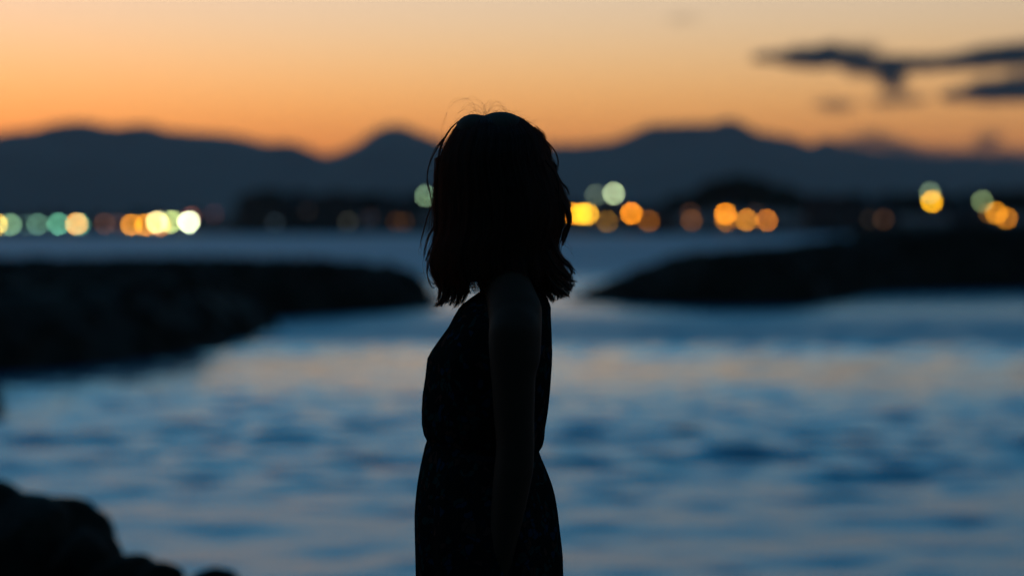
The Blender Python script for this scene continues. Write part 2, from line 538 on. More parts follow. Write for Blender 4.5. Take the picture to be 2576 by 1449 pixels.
# street lamps: (x, y in photo, colour, brightness of the blurred disc, description)
def srgb(c):
    return tuple((v / 255 / 12.92) if v <= 10 else ((v / 255 + .055) / 1.055) ** 2.4 for v in c)
LR = 0.46                                        # radius of a lamp globe, metres
LAMPS = [
 (-9, 564, (255, 205, 90), 1.0, 'yellow'), (26, 565, (112, 150, 118), 1, 'green'), (66, 565, (48, 66, 66), 1, 'dim green'), (95, 564, (78, 112, 98), 1, 'green'),
 (146.5, 563.5, (92, 160, 132), 1, 'green'), (193, 563.5, (255, 178, 88), 1.0, 'peach'), (200, 565, (70, 130, 110), 1, 'green'),
 (263, 563, (84, 55, 40), 1, 'dim brown'), (299, 564, (58, 42, 38), 1, 'dim brown'), (331, 566, (222, 142, 34), 1, 'orange'), (367, 566, (222, 142, 30), 1, 'orange'),
 (403, 568, (180, 110, 40), 1, 'orange'), (395, 559, (255, 232, 160), 1.25, 'cream white'), (431, 558, (205, 225, 140), 1.0, 'pale green white'),
 (475, 559, (240, 255, 205), 1.6, 'bright white'), (480, 546, (90, 50, 40), 1, 'dim brown'), (538, 539, (46, 26, 28), 1, 'dim red'),
 (692, 560, (30, 36, 38), 1, 'dim teal'), (875.5, 558, (46, 45, 36), 1, 'dim olive'), (774, 530, (18, 12, 8), 1, 'dim brown'), (931, 546, (24, 12, 8), 1, 'dim red'),
 (997, 558, (60, 38, 14), 1, 'dim brown'), (1017, 559, (56, 36, 14), 1, 'dim brown'), (1071, 492.5, (105, 130, 105), 1, 'tall grey green'),
 (1437, 538, (240, 150, 20), 1, 'orange'), (1462, 538.4, (250, 180, 40), 1, 'yellow'), (1478, 538.4, (250, 180, 50), 1, 'yellow'),
 (1499, 491, (70, 80, 72), 1, 'tall dim green'), (1544, 487.5, (175, 192, 148), 1, 'tall pale green'), (1527.5, 557.4, (100, 70, 14), 1, 'brown'),
 (1588, 537, (255, 150, 22), 1, 'orange'), (1632, 556, (112, 66, 14), 1, 'brown'), (1736.6, 536, (44, 27, 16), 1, 'dim brown'), (1740, 555, (84, 52, 16), 1, 'brown'),
 (1825, 538, (245, 145, 18), 1, 'orange'), (1826, 555, (150, 92, 18), 1, 'brown'), (1878, 554, (195, 122, 24), 1, 'orange'), (1929, 554, (178, 102, 18), 1, 'orange'),
 (1900.6, 537, (24, 16, 10), 1, 'dim brown'), (2223, 552, (48, 31, 16), 1, 'dim brown'), (2188, 552, (22, 15, 8), 1, 'dim brown'),
 (2340, 486, (95, 112, 92), 1, 'tall grey green'), (2344, 507.5, (255, 182, 22), 1, 'tall yellow'), (2471, 507, (100, 116, 86), 1, 'tall grey green'),
 (2489, 535.5, (80, 54, 18), 1, 'brown'), (2506.6, 536, (192, 122, 20), 1, 'orange'), (2532, 549, (168, 102, 14), 1, 'orange'),
]
def tube(bm, a, b_, r0, r1, n_=8):
    d = b_ - a; z = d.normalized(); x = z.orthogonal().normalized(); y = z.cross(x)
    ra = [bm.verts.new(a + (x * math.cos(t) + y * math.sin(t)) * r0) for t in [i * 2 * math.pi / n_ for i in range(n_)]]
    rb = [bm.verts.new(b_ + (x * math.cos(t) + y * math.sin(t)) * r1) for t in [i * 2 * math.pi / n_ for i in range(n_)]]
    for i in range(n_):
        bm.faces.new((ra[i], ra[(i + 1) % n_], rb[(i + 1) % n_], rb[i]))
    bm.faces.new(rb); bm.faces.new(list(reversed(ra)))
bm = bmesh.new(); bmesh.ops.create_icosphere(bm, subdivisions=2, radius=LR)
GLOBE = bpy.data.meshes.new('globe'); bm.to_mesh(GLOBE); bm.free()
bm = bmesh.new(); tube(bm, Vector((0, 0, 0)), Vector((0, 0, .18)), LR * .75, .12, 12); CAP = bpy.data.meshes.new('cap'); bm.to_mesh(CAP); bm.free(); CAP.materials.append(M['metal'])
BLUR_D = 0.0238 * 36 / 36                         # blurred disc, share of the picture width (tuned below)
GAIN = 1.0
lmats = {}
for i, (px, py, colr, k, word) in enumerate(LAMPS):
    Y = 622.0 if px < 1300 else 612.0 if px < 2100 else 560.0
    Y += (i * 37 % 11) * .6
    p = at(px, py, Y)
    lin = srgb(colr)
    lin = tuple(max(v_ * .72 if v_ < .1 else v_ * .3, v_ - b_) for v_, b_ in zip(lin, (.006, .007, .022)))
    if 'dim' in word and px < 1300: k *= .6 if px < 950 else .4
    # radiance of the globe that fills the blurred disc with the colour seen
    disc_r = 0.5 * (85.0 / 1000 / 1.95) * (Y - FOCUS) / FOCUS
    fill = (LR / disc_r) ** 2
    L = 1.0 / fill * k / (2 ** sc.view_settings.exposure) * GAIN
    mx = max(lin)
    key = (colr, round(L, 2))
    if key not in lmats:
        lmats[key] = glow('lamp_light', tuple(v / mx for v in lin), L * mx)
    base = 0.9
    root = empty('street_lamp', (p.x, Y, base))
    bm = bmesh.new()
    hz = p.z - base
    tube(bm, Vector((0, 0, -1.2)), Vector((0, 0, .5)), .16, .14); tube(bm, Vector((0, 0, .5)), Vector((0, 0, max(.6, hz - LR * .9))), .09, .06)
    obj('pole', bm, M['metal'], root)
    o = obj('globe', GLOBE, None, root); o.location = (0, 0, hz)
    o.material_slots  # object-linked light colour
    if not GLOBE.materials: GLOBE.materials.append(None)
    o.material_slots[0].link = 'OBJECT'; o.material_slots[0].material = lmats[key]
    smooth(o)
    o = obj('cap', CAP, None, root); o.location = (0, 0, hz + LR * .85)
    side = 'on the shore beyond the long breakwater' if px < 560 else 'among the dark houses' if px < 1100 else 'beyond the gap beside the woman\'s hair' if px < 1700 else 'below the humped tree clump' if px < 2000 else 'past the humped tree clump'
    tag(root, f'blurred {word} lamp light {side}', 'street lamp', 'lamps shining along the far shore')

# ------------------------------------------------------------------ clouds, beyond the haze
PUFF = []
for s in range(3):
    bm = bmesh.new(); bmesh.ops.create_icosphere(bm, subdivisions=2, radius=1)
    for v in bm.verts: v.co *= 1 + .35 * noise.noise(v.co * 1.6 + Vector((s * 5, 0, 0)))
    PUFF.append((np.array([v.co[:] for v in bm.verts]), np.array([[w.index for w in f.verts] for f in bm.faces])))
    bm.free()
def cloud(label, strips, seed, mat='cloud'):
    """strips: (x0, y0, x1, y1, half height px at both ends, number of puffs, puff size px)"""
    q = random.Random(seed)
    Y = 13000.0
    c0 = at(strips[0][0], strips[0][1], Y)
    vs, fs, base = [], [], 0
    for x0, y0, x1, y1, hh0, hh1, cnt, size in strips:
        cnt = int(cnt * 2.2)
        for i in range(cnt):
            t = (i + q.random()) / cnt
            px = x0 + (x1 - x0) * t; py = y0 + (y1 - y0) * t + q.gauss(0, .5) * (hh0 + (hh1 - hh0) * t)
            p = at(px, py, Y + q.uniform(-60, 60)) - c0
            r = size * PX * Y * q.uniform(.6, 1.2)
            sv, sf = PUFF[q.randrange(3)]
            vs.append(sv * np.array((2.3, 1.6, .78)) * r * 1.2 + np.array(p)); fs.append(sf + base); base += len(sv)
    o = smooth(obj('cloud', np_mesh('cloud', np.concatenate(vs), np.concatenate(fs)), M[mat]))
    o.location = c0
    tag(o, label, 'cloud', 'dark dusk clouds above the ridge')
cloud('long dark cloud bank with a pointed end', [
    (1915, 146, 2000, 143, 4, 9, 40, 10), (1990, 144, 2090, 128, 12, 12, 40, 10), (1990, 151, 2250, 160, 11, 12, 110, 11), (2080, 130, 2180, 142, 12, 12, 12, 11),
    (2240, 160, 2420, 157, 13, 13, 90, 11), (2400, 155, 2660, 134, 15, 26, 150, 13), (2226, 168, 2252, 190, 26, 26, 12, 12), (2140, 176, 2230, 186, 10, 20, 7, 11)], 1)
cloud('faint wisp hanging down from the long dark bank', [(2235, 185, 2256, 226, 22, 20, 24, 13)], 11, 'thin_cloud')
cloud('pale hump of thin cloud on top of the long dark bank', [(2060, 130, 2200, 124, 16, 14, 26, 13)], 10, 'thin_cloud')
cloud('shorter dark cloud strip hanging below the long cloud bank', [
    (2395, 240, 2480, 234, 6, 16, 34, 12), (2470, 231, 2640, 226, 18, 24, 110, 13)], 2)
cloud('faint rounded cloud low above the sloping end of the ridge', [(2100, 372, 2190, 352, 16, 26, 24, 14), (2190, 352, 2270, 374, 26, 16, 24, 14), (2250, 378, 2440, 398, 18, 18, 44, 15), (2420, 396, 2660, 400, 22, 26, 60, 16)], 3, 'thin_cloud')
cloud('small upright faint cloud puff above the low end of the ridge', [(2470, 366, 2500, 346, 16, 16, 14, 13)], 5, 'thin_cloud')
cloud('pale thin veil under the tip of the long cloud bank', [(2550, 190, 2640, 205, 20, 26, 22, 14)], 6, 'thin_cloud')
cloud('faint thin cloud shred under the hanging wisp', [(2205, 256, 2320, 250, 9, 9, 18, 13)], 7, 'thin_cloud')
cloud('faint oval cloud shred between the cloud bank and the ridge', [(2070, 262, 2140, 266, 8, 8, 14, 13)], 8, 'thin_cloud')
cloud('barely visible lone cloud shred in the clear upper sky', [(1690, 52, 1740, 46, 12, 12, 2, 14)], 9, 'thin_cloud')

# ------------------------------------------------------------------ ground where the woman stands, and the boulders at its edge
GROUND_Z = 1.165
def make_ground():
    xs = np.concatenate([np.linspace(-150, -8, 24), np.linspace(-7, 7, 36), np.linspace(8, 150, 24)])
    ys = np.concatenate([np.linspace(-90, -4, 20), np.linspace(-3, 9.6, 44)])
    V, F = [], []
    for y in ys:
        for x in xs:
            lip = 7.6 + 0.35 * noise.noise(Vector((x * .6, 0, 3)))
            z = GROUND_Z + 0.03 * noise.noise(Vector((x * .8, y * .8, 0))) * min(1, abs(math.hypot(x + .05, y - 4.62)) / 1.2)
            if y > lip: z -= (y - lip) * 1.15
            if y < -6: z += (-6 - y) * .9 + 2.5 * noise.noise(Vector((x / 14, y / 14, 5))) * min(1, (-6 - y) / 10)   # steep unseen bare slope, added behind the camera to block sky light
            V.append((x, y, z))
    nx = len(xs)
    for j in range(len(ys) - 1):
        for i in range(nx - 1):
            F.append((j * nx + i, j * nx + i + 1, (j + 1) * nx + i + 1, (j + 1) * nx + i))
    return pydata('ground', V, F)
g = smooth(obj('ground', make_ground(), M['ground']))
tag(g, 'dark earth bank of the near shore under the woman', None, None, 'structure')

def boulder(loc, size, seed, label, group='boulders along the near shore'):
    q = random.Random(seed)
    o = obj('boulder', BOULDERS[seed % 5], None)
    o.location = loc; o.scale = size
    o.rotation_euler = (q.uniform(-.3, .3), q.uniform(-.3, .3), q.uniform(0, 6.28))
    tag(o, label, 'boulder', group)
    smooth(o, False)
    return o
near = [  # silhouettes in the lower corner: centre x, top y, distance, half width in px
    (-30, 1224, 10.6, 190, 'large dark boulder rising highest in the heap at the water edge'),
    (150, 1266, 10.0, 135, 'rounded dark boulder leaning against the largest one in the heap'),
    (50, 1258, 9.8, 170, 'dark boulder wedged between the two highest boulders of the heap'),
    (215, 1335, 9.6, 110, 'middling dark boulder on the lower side of the rounded one'),
    (310, 1384, 9.5, 105, 'small dark boulder near the low end of the heap'),
    (405, 1420, 9.4, 80, 'low dark boulder at the end of the heap'),
    (545, 1436, 9.4, 76, 'flat dark boulder lying just past the heap')]
for i, (px, ty, Y, hw, lab) in enumerate(near):
    top = at(px, ty, Y); r = hw * PX * Y
    boulder((top.x, Y, top.z - r * .95), (r * 1.12, r * 1.1, r * 1.1), 40 + i, lab)
boulder((-7.34, 33.5, .10), (.34, .4, .32), 61, 'lone boulder standing out of the water past the heap')
qs = random.Random(4)
for i in range(26):
    x = -6.5 + i * .55 + qs.uniform(-.15, .15)
    if -3.2 < x < -1.2: continue
    r = qs.uniform(.28, .42)
    boulder((x, 8.15 + qs.uniform(-.1, .25), GROUND_Z - .32 - r * .45), (r * 1.2, r, r * .8), 70 + i, 'dark riprap boulder in the row below the bank edge', 'riprap below the bank edge')

# ------------------------------------------------------------------ the woman
MM = 0.7950617                     # photo pixels (3240 wide) to the 2576 grid
ROOT = Vector((-0.02, FOCUS, GROUND_Z))
def c1(x, y, dy=0.0):
    """place in the enlarged view of head and hair -> metres from her feet"""
    return at((1250 + x / 2.0123) * MM, (280 + y / 2.0123) * MM, FOCUS + dy) - ROOT
def c2(x, y, dy=0.0):
    """the same for the enlarged view of the dress"""
    return at((1250 + x / 1.7631) * MM, (1000 + y / 1.7631) * MM, FOCUS + dy) - ROOT

def ms(name, base, rough, spec):
    m = bpy.data.materials.new(name); m.use_nodes = True
    b_ = m.node_tree.nodes['Principled BSDF']
    b_.inputs['Base Color'].default_value = (*base, 1); b_.inputs['Roughness'].default_value = rough
    b_.inputs['Specular IOR Level'].default_value = spec
    return m
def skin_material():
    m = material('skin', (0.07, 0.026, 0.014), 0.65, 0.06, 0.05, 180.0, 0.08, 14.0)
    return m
def hair_material(see=.45):
    m = material('brown_hair', (0.035, 0.016, 0.009), 0.42, 0.25, 0.0, 1, 0.35, 30.0)
    n_, l_ = m.node_tree.nodes, m.node_tree.links
    tr = n_.new('ShaderNodeBsdfTranslucent'); tr.inputs[0].default_value = (0.8, 0.34, 0.19, 1)
    mx = n_.new('ShaderNodeMixShader'); mx.inputs[0].default_value = see
    l_.new(n_['Principled BSDF'].outputs[0], mx.inputs[1]); l_.new(tr.outputs[0], mx.inputs[2])
    l_.new(mx.outputs[0], n_['Material Output'].inputs['Surface'])
    return m
def dress_material():
    m = bpy.data.materials.new('patterned_dress'); m.use_nodes = True
    n_, l_ = m.node_tree.nodes, m.node_tree.links
    b_ = n_['Principled BSDF']; b_.inputs['Roughness'].default_value = 0.9; b_.inputs['Specular IOR Level'].default_value = 0.0
    t = n_.new('ShaderNodeTexCoord')
    wob = n_.new('ShaderNodeTexNoise'); wob.inputs['Scale'].default_value = 22; wob.inputs['Detail'].default_value = 2
    l_.new(t.outputs['Object'], wob.inputs['Vector'])
    vm = n_.new('ShaderNodeVectorMath'); vm.operation = 'MULTIPLY_ADD'
    vm.inputs[1].default_value = (.045, .045, .045)
    l_.new(wob.outputs['Color'], vm.inputs[0]); l_.new(t.outputs['Object'], vm.inputs[2])
    vo = n_.new('ShaderNodeTexVoronoi'); vo.feature = 'DISTANCE_TO_EDGE'; vo.inputs['Scale'].default_value = 75
    l_.new(vm.outputs[0], vo.inputs['Vector'])
    vc = n_.new('ShaderNodeTexVoronoi'); vc.inputs['Scale'].default_value = 75
    l_.new(vm.outputs[0], vc.inputs['Vector'])
    pal = n_.new('ShaderNodeValToRGB'); pal.color_ramp.interpolation = 'CONSTANT'
    e_ = pal.color_ramp.elements
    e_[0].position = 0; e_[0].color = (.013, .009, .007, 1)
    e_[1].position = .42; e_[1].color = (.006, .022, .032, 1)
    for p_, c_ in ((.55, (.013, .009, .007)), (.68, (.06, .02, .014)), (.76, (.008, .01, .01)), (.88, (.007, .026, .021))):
        x_ = e_.new(p_); x_.color = (*c_, 1)
    sp_ = n_.new('ShaderNodeSeparateColor'); l_.new(vc.outputs['Color'], sp_.inputs[0]); l_.new(sp_.outputs[0], pal.inputs[0])
    edge = n_.new('ShaderNodeMapRange'); edge.inputs['From Min'].default_value = .05; edge.inputs['From Max'].default_value = .09
    l_.new(vo.outputs['Distance'], edge.inputs['Value'])
    mx = n_.new('ShaderNodeMix'); mx.data_type = 'RGBA'
    mx.inputs[6].default_value = (.013, .009, .007, 1)
    l_.new(edge.outputs[0], mx.inputs[0]); l_.new(pal.outputs[0], mx.inputs[7])
    l_.new(mx.outputs[2], b_.inputs['Base Color'])
    return m
M['hair_mass'] = material('dark_hair_mass', (0.06, 0.032, 0.02), 0.85, 0.05, 0.0, 1, 0.3, 30.0)
M['skin'], M['hair'], M['dress'] = skin_material(), hair_material(), dress_material()
M['band'] = material('dark_waistband', (.012, .011, .012), .8, .2, nscale=60)

def loft(rings, cap=True):
    """rings: list of lists of points with equal counts -> bmesh"""
    bm = bmesh.new()
    rs = [[bm.verts.new(p) for p in r] for r in rings]
    k = len(rs[0])
    for a_, b_ in zip(rs[:-1], rs[1:]):
        for i in range(k):
            bm.faces.new((a_[i], a_[(i + 1) % k], b_[(i + 1) % k], b_[i]))
    if cap:
        bm.faces.new(list(reversed(rs[0]))); bm.faces.new(rs[-1])
    bmesh.ops.recalc_face_normals(bm, faces=bm.faces)
    return bm
def ell(c, rx, ry, k=24, pw=1.0, yaw=0.0):
    out = []
    for i in range(k):
        t = 2 * math.pi * i / k
        cx, sx = math.cos(t), math.sin(t)
        x = math.copysign(abs(cx) ** pw, cx) * rx; y = math.copysign(abs(sx) ** pw, sx) * ry
        out.append(Vector((c[0] + x * math.cos(yaw) - y * math.sin(yaw), c[1] + x * math.sin(yaw) + y * math.cos(yaw), c[2])))
    return out
def limb(pts, k=16):
    """tapered tube through (point, radius, flatten) with tangent-aligned rings, rounded ends"""
    P = [Vector(p[0]) for p in pts]
    rings = []
    for i, p in enumerate(P):
        t = (P[min(i + 1, len(P) - 1)] - P[max(i - 1, 0)]).normalized()
        u = Vector((0, 1, 0)) - t * t.y
        if u.length < .2: u = Vector((1, 0, 0)) - t * t.x
        u.normalize(); w = t.cross(u)
        r = pts[i][1]; fl = pts[i][2] if len(pts[i]) > 2 else 1.0
        ring = lambda c, q: [c + (w * math.cos(a_) + u * fl * math.sin(a_)) * r * q for a_ in [2 * math.pi * j / k for j in range(k)]]
        if i == 0: rings += [ring(p - t * r * .8, .45), ring(p - t * r * .45, .85)]
        rings.append(ring(p, 1.0))
        if i == len(P) - 1: rings += [ring(p + t * r * .45, .85), ring(p + t * r * .8, .45)]
    return loft(rings)
def merge(bms):
    me = bpy.data.meshes.new('tmp')
    out = bmesh.new()
    for b_ in bms:
        b_.to_mesh(me); out.from_mesh(me); b_.free()
    return out
def remesh(bm, voxel, smooth_it=4):
    me = bpy.data.meshes.new('raw'); bm.to_mesh(me); bm.free()
    o = bpy.data.objects.new('raw', me); C.objects.link(o)
    md = o.modifiers.new('r', 'REMESH'); md.mode = 'VOXEL'; md.voxel_size = voxel; md.use_smooth_shade = True
    if smooth_it:
        s_ = o.modifiers.new('s', 'SMOOTH'); s_.iterations = smooth_it; s_.factor = .5
    dg = bpy.context.evaluated_depsgraph_get()
    res = bpy.data.meshes.new_from_object(o.evaluated_get(dg))
    bpy.data.objects.remove(o)
    return res

person = empty('person', ROOT)
tag(person, 'woman in a sleeveless patterned dress standing in profile with loose shoulder length hair', 'person')

# --- dress: loft that follows the outline of the photo
front = [c2(330, 0), c2(300, 60), c2(250, 130), c2(205, 195), c2(184, 235), c2(180, 270), c2(172, 340), c2(156, 440), c2(150, 520), c2(150, 600), c2(160, 655), c2(178, 690),
         c2(165, 730), c2(145, 820), c2(126, 920), c2(115, 1010), c2(108, 1100), c2(108, 1200), c2(112, 1320), c2(116, 1449), c2(110, 1700), c2(100, 2000), c2(95, 2300)]
front = [c1(640, 1235), c1(560, 1280), c1(480, 1335), c1(415, 1385)] + front
back = [c1(870, 1235), c1(930, 1280), c1(970, 1330), c1(992, 1390), c2(870, 0), c2(876, 100), c2(880, 200), c2(878, 260), c2(866, 400), c2(850, 540), c2(836, 620), c2(832, 680), c2(822, 722), c2(802, 752),
        c2(815, 790), c2(845, 860), c2(875, 940), c2(893, 1010), c2(906, 1090), c2(916, 1180), c2(926, 1265), c2(934, 1340), c2(936, 1449), c2(950, 1700), c2(965, 2000), c2(975, 2300)]
def lerp_tab(tab, z):
    t = sorted([(p.z, p.x) for p in tab])
    return float(np.interp(z, [a_ for a_, _ in t], [b_ for _, b_ in t]))
zf_w, zb_w = c2(178, 690).z, c2(802, 752).z            # the waist slopes a little, front higher
def half_y(z):
    return float(np.interp(z, [.35, .55, .76, .86, .95, 1.0, 1.04, 1.10, 1.18, 1.24, 1.285, 1.32, 1.36], [.235, .22, .195, .182, .155, .131, .142, .15, .152, .142, .118, .092, .066]))
# --- body, one continuous surface (faces towards -x, head turned a little away)
parts = []
hx = c1(600, 500).x                                   # head centre
def tor(z, xf, xb, hy):
    return ell(((xf + xb) / 2, 0, z), (xb - xf) / 2, hy, 28, .9)
parts.append(loft([tor(z, lerp_tab(front, z) + .014, lerp_tab(back, z) - .014, half_y(z) * .86) for z in (.74, .80, .86, .92, .96, 1.0, 1.04, 1.10, 1.16, 1.21, 1.25, 1.285)]
                  + [tor(1.315, c1(560, 1280).x + .01, c1(930, 1280).x - .01, .115), tor(1.345, hx - .035, hx + .085, .075), tor(1.37, hx - .035, hx + .07, .05)]))
parts.append(limb([((hx + .03, 0, 1.33), .055), ((hx + .022, 0, 1.38), .050), ((hx + .012, 0, 1.43), .050), ((hx, .0, 1.48), .052)]))
# head: skull, jaw, nose, lips, brow, ears; looks along fd
ya = R(142)                                            # facing left and away from the camera
fd = Vector((math.cos(ya), math.sin(ya), 0)); sd = Vector((-fd.y, fd.x, 0))
hc = Vector((hx + .005, .0, 1.535))
def hp(f, s, z): return hc + fd * f + sd * s + Vector((0, 0, z))
def hring(f0, f1, hw, z):
    return [hp((f0 + f1) / 2 + math.cos(t) * (f1 - f0) / 2, math.sin(t) * hw, z) for t in [2 * math.pi * i / 28 for i in range(28)]]
parts.append(loft([hring(.03, .075, .022, -.118), hring(-.01, .088, .045, -.105), hring(-.05, .093, .056, -.08), hring(-.075, .092, .063, -.05), hring(-.09, .093, .069, -.01),
                   hring(-.095, .094, .073, .03), hring(-.092, .088, .072, .06), hring(-.075, .07, .06, .085), hring(-.04, .035, .035, .1)]))
parts.append(limb([(hp(.088, 0, .012), .008), (hp(.1, 0, -.018), .010), (hp(.104, 0, -.034), .013)], 10))             # nose
parts.append(limb([(hp(.085, -.02, -.062), .006), (hp(.095, 0, -.06), .008), (hp(.085, .02, -.062), .006)], 8))        # lips
parts.append(limb([(hp(.08, -.02, -.074), .006), (hp(.092, 0, -.073), .009), (hp(.08, .02, -.074), .006)], 8))
for s_ in (-1, 1):
    parts.append(limb([(hp(.084, s_ * .018, .016), .007), (hp(.08, s_ * .045, .016), .007)], 8))                       # brow
    parts.append(limb([(hp(-.008, s_ * .073, .018), .014, .5), (hp(-.006, s_ * .074, -.028), .010, .5)], 10))          # ear
# arms with hands
def arm(dy, s_):
    q_ = lambda x, y: c2(x, y, dy)
    sh = q_(672, 10)
    parts.append(limb([(Vector((hx + .03, .035 * s_, 1.345)), .042), (Vector(((hx + .03) * .55 + sh.x * .45, .09 * s_, 1.31)), .046), (sh + Vector((0, -.045 * s_, .010)), .052), (sh + Vector((0, -.015 * s_, -.03)), .050), (sh + Vector((0, -.004 * s_, -.08)), .047)], 16))
    a_ = [(sh + Vector((0, -.012 * s_, -.012)), .046), (q_(658, 90), .047), (q_(654, 170), .0455), (q_(660, 330), .0425), (q_(664, 560), .0385), (q_(672, 720), .0365),
          (q_(663, 850), .0375), (q_(643, 980), .0355), (q_(624, 1120), .0315), (q_(596, 1290), .0265), (q_(566, 1440), .0235)]
    parts.append(limb(a_, 18))
    w_ = q_(566, 1440)
    d_ = Vector((-.16, 0, -1)).normalized()
    palm = [(w_, .0225, .75), (w_ + d_ * .03, .028, .6), (w_ + d_ * .07, .036, .42), (w_ + d_ * .10, .036, .4)]
    parts.append(limb(palm, 16))
    inn = -s_                                          # towards the thigh
    for j, (off, ln) in enumerate(((-.027, .070), (-.009, .078), (.009, .073), (.027, .056))):
        b0 = w_ + d_ * .098 + Vector((off, 0, 0)); b1 = b0 + d_ * ln * .45 + Vector((0, inn * -.006, 0)); b2 = b0 + d_ * ln * .78 + Vector((0.004, inn * -.016 * -1, 0)); b3 = b0 + d_ * ln + Vector((.006, inn * .024, 0))
        parts.append(limb([(b0 - d_ * .02, .0095), (b0, .0092), (b1, .0085), (b2, .0078), (b3, .0068)], 10))
    t0 = w_ + d_ * .035 + Vector((-.026, 0, 0))
    parts.append(limb([(t0, .0125), (t0 + Vector((-.018, inn * .006, -.03)), .0105), (t0 + Vector((-.02, inn * .012, -.058)), .0085)], 10))
arm(-.170, -1)
arm(.170, 1)
# legs and feet
for s_ in (-1, 1):
    y_ = .082 * s_
    parts.append(limb([((.0, y_, .82), .075), ((-.005, y_, .72), .078), ((-.005, y_, .6), .074), ((-.005, y_, .48), .055), ((.004, y_, .36), .054), ((.01, y_, .22), .042), ((.006, y_, .09), .034), ((.004, y_, .04), .036)], 18))
    parts.append(limb([((.03, y_, .032), .03), ((-.03, y_, .034), .033), ((-.10, y_ * 1.05, .026), .034, 1.2), ((-.165, y_ * 1.08, .018), .018, 1.9)], 14))
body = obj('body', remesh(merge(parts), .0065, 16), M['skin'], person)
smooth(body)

zs = list(np.linspace(.36, .98, 52)) + list(np.linspace(.985, 1.06, 30)) + list(np.linspace(1.065, front[0].z, 44))
K = 144
rings = []
fq = random.Random(2)
fold_ph = [fq.uniform(0, 6.28) for _ in range(6)]
for z in zs:
    ring = []
    for i in range(K):
        t = 2 * math.pi * i / K
        cx, sx = math.cos(t), math.sin(t)
        # sheared level: the waist line sits lower at the back
        u = (cx + 1) / 2
        shear = math.exp(-((z - 1.0) / .09) ** 2)
        zm = (zf_w + zb_w) / 2
        zl = z + shear * ((zb_w - zm) * u + (zf_w - zm) * (1 - u))
        xf, xb = lerp_tab(front, zl), lerp_tab(back, zl)
        hy = half_y(z)
        x = (xf + xb) / 2 + math.copysign(abs(cx) ** .92, cx) * (xb - xf) / 2
        y = math.copysign(abs(sx) ** .85, sx) * hy
        side = abs(sx) ** 1.5
        below = min(1, max(0, (1.0 - z) / .35)); nearw = math.exp(-((z - 1.0) / .05) ** 2)
        f = .010 * below * (math.sin(11 * t + fold_ph[0]) + .6 * math.sin(17 * t + fold_ph[1] + 2 * z)) + .0018 * (1 - math.exp(-abs(z - 1.0) / .02)) * math.exp(-abs(z - 1.0) / .12) * math.sin(38 * t + fold_ph[2])
        above = min(1, max(0, (z - 1.0) / .1)) * min(1, max(0, (1.3 - z) / .1))
        f += .004 * above * math.sin(7 * t + 14 * z + fold_ph[3]) 
        f *= .25 + .75 * side
        ring.append(Vector((x + cx * f, y + sx * f, zl)))
    rings.append(ring)
bmq = loft(rings, False)
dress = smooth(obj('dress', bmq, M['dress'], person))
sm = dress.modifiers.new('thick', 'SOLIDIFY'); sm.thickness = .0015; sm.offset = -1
band_rings = []
for z in np.linspace(.988, 1.008, 6):
    ring = []
    for i in range(72):
        t = 2 * math.pi * i / 72
        cx, sx = math.cos(t), math.sin(t); u = (cx + 1) / 2
        zl = z - .002 + (zb_w - (zf_w + zb_w) / 2) * u + (zf_w - (zf_w + zb_w) / 2) * (1 - u)
        xf, xb = lerp_tab(front, zf_w), lerp_tab(back, zb_w)
        ring.append(Vector(((xf + xb) / 2 + math.copysign(abs(cx) ** .92, cx) * (xb - xf) / 2 * 1.001, math.copysign(abs(sx) ** .85, sx) * .133, zl)))
    band_rings.append(ring)
smooth(obj('waistband', loft(band_rings, False), M['band'], dress))

# --- hair
HL = [(600, 150), (520, 163), (470, 175), (430, 205), (380, 262), (342, 330), (308, 400), (288, 470), (281, 540), (284, 600), (284, 680), (285, 760), (288, 850), (285, 930), (262, 990), (243, 1060), (245, 1130), (270, 1190), (300, 1250), (340, 1310)]
HR = [(600, 150), (700, 153), (760, 169), (820, 201), (880, 252), (918, 302), (942, 360), (957, 430), (978, 500), (1005, 570), (1028, 630), (1045, 690), (1058, 750), (1062, 820), (1048, 900), (1030, 960), (1015, 1030), (1030, 1090), (1045, 1150), (1050, 1210), (1030, 1270), (990, 1310)]
def tabx(tab, y): return float(np.interp(y, [b_ for _, b_ in tab], [a_ for a_, _ in tab]))
def depth(y):  return float(np.interp(y, [150, 180, 220, 300, 420, 600, 800, 1000, 1150, 1310], [.004, .035, .058, .083, .098, .105, .108, .112, .112, .10]))
hr = []
for y in (200, 208, 220, 240, 262, 290, 320, 360, 400, 450, 500, 560, 620, 680, 740, 800, 860, 920, 980, 1030, 1080, 1130, 1170, 1200, 1225):
    a_, b_ = c1(tabx(HL, y), y), c1(tabx(HR, y), y)
    inset = float(np.interp(y, [200, 350, 600, 1300], [.004, .006, .009, .012]))
    hr.append(ell(((a_.x + b_.x) / 2, 0, a_.z), (b_.x - a_.x) / 2 - inset, depth(y), 40, .95))
hp_ = [loft(hr)]
def blob(x, y, rx, rz, ry):
    bm = bmesh.new(); bmesh.ops.create_uvsphere(bm, u_segments=24, v_segments=16, radius=1)
    c = c1(x, y); k = .0003001 * 1.0
    for v in bm.verts: v.co = Vector((c.x + v.co.x * rx * k, v.co.y * ry, c.z + v.co.z * rz * k))
    return bm
hp_ += [blob(503, 262, 120, 98, .062), blob(672, 272, 172, 122, .072)]
hair = obj('hair', remesh(merge(hp_), .004, 3), M['hair_mass'], person)
smooth(hair)

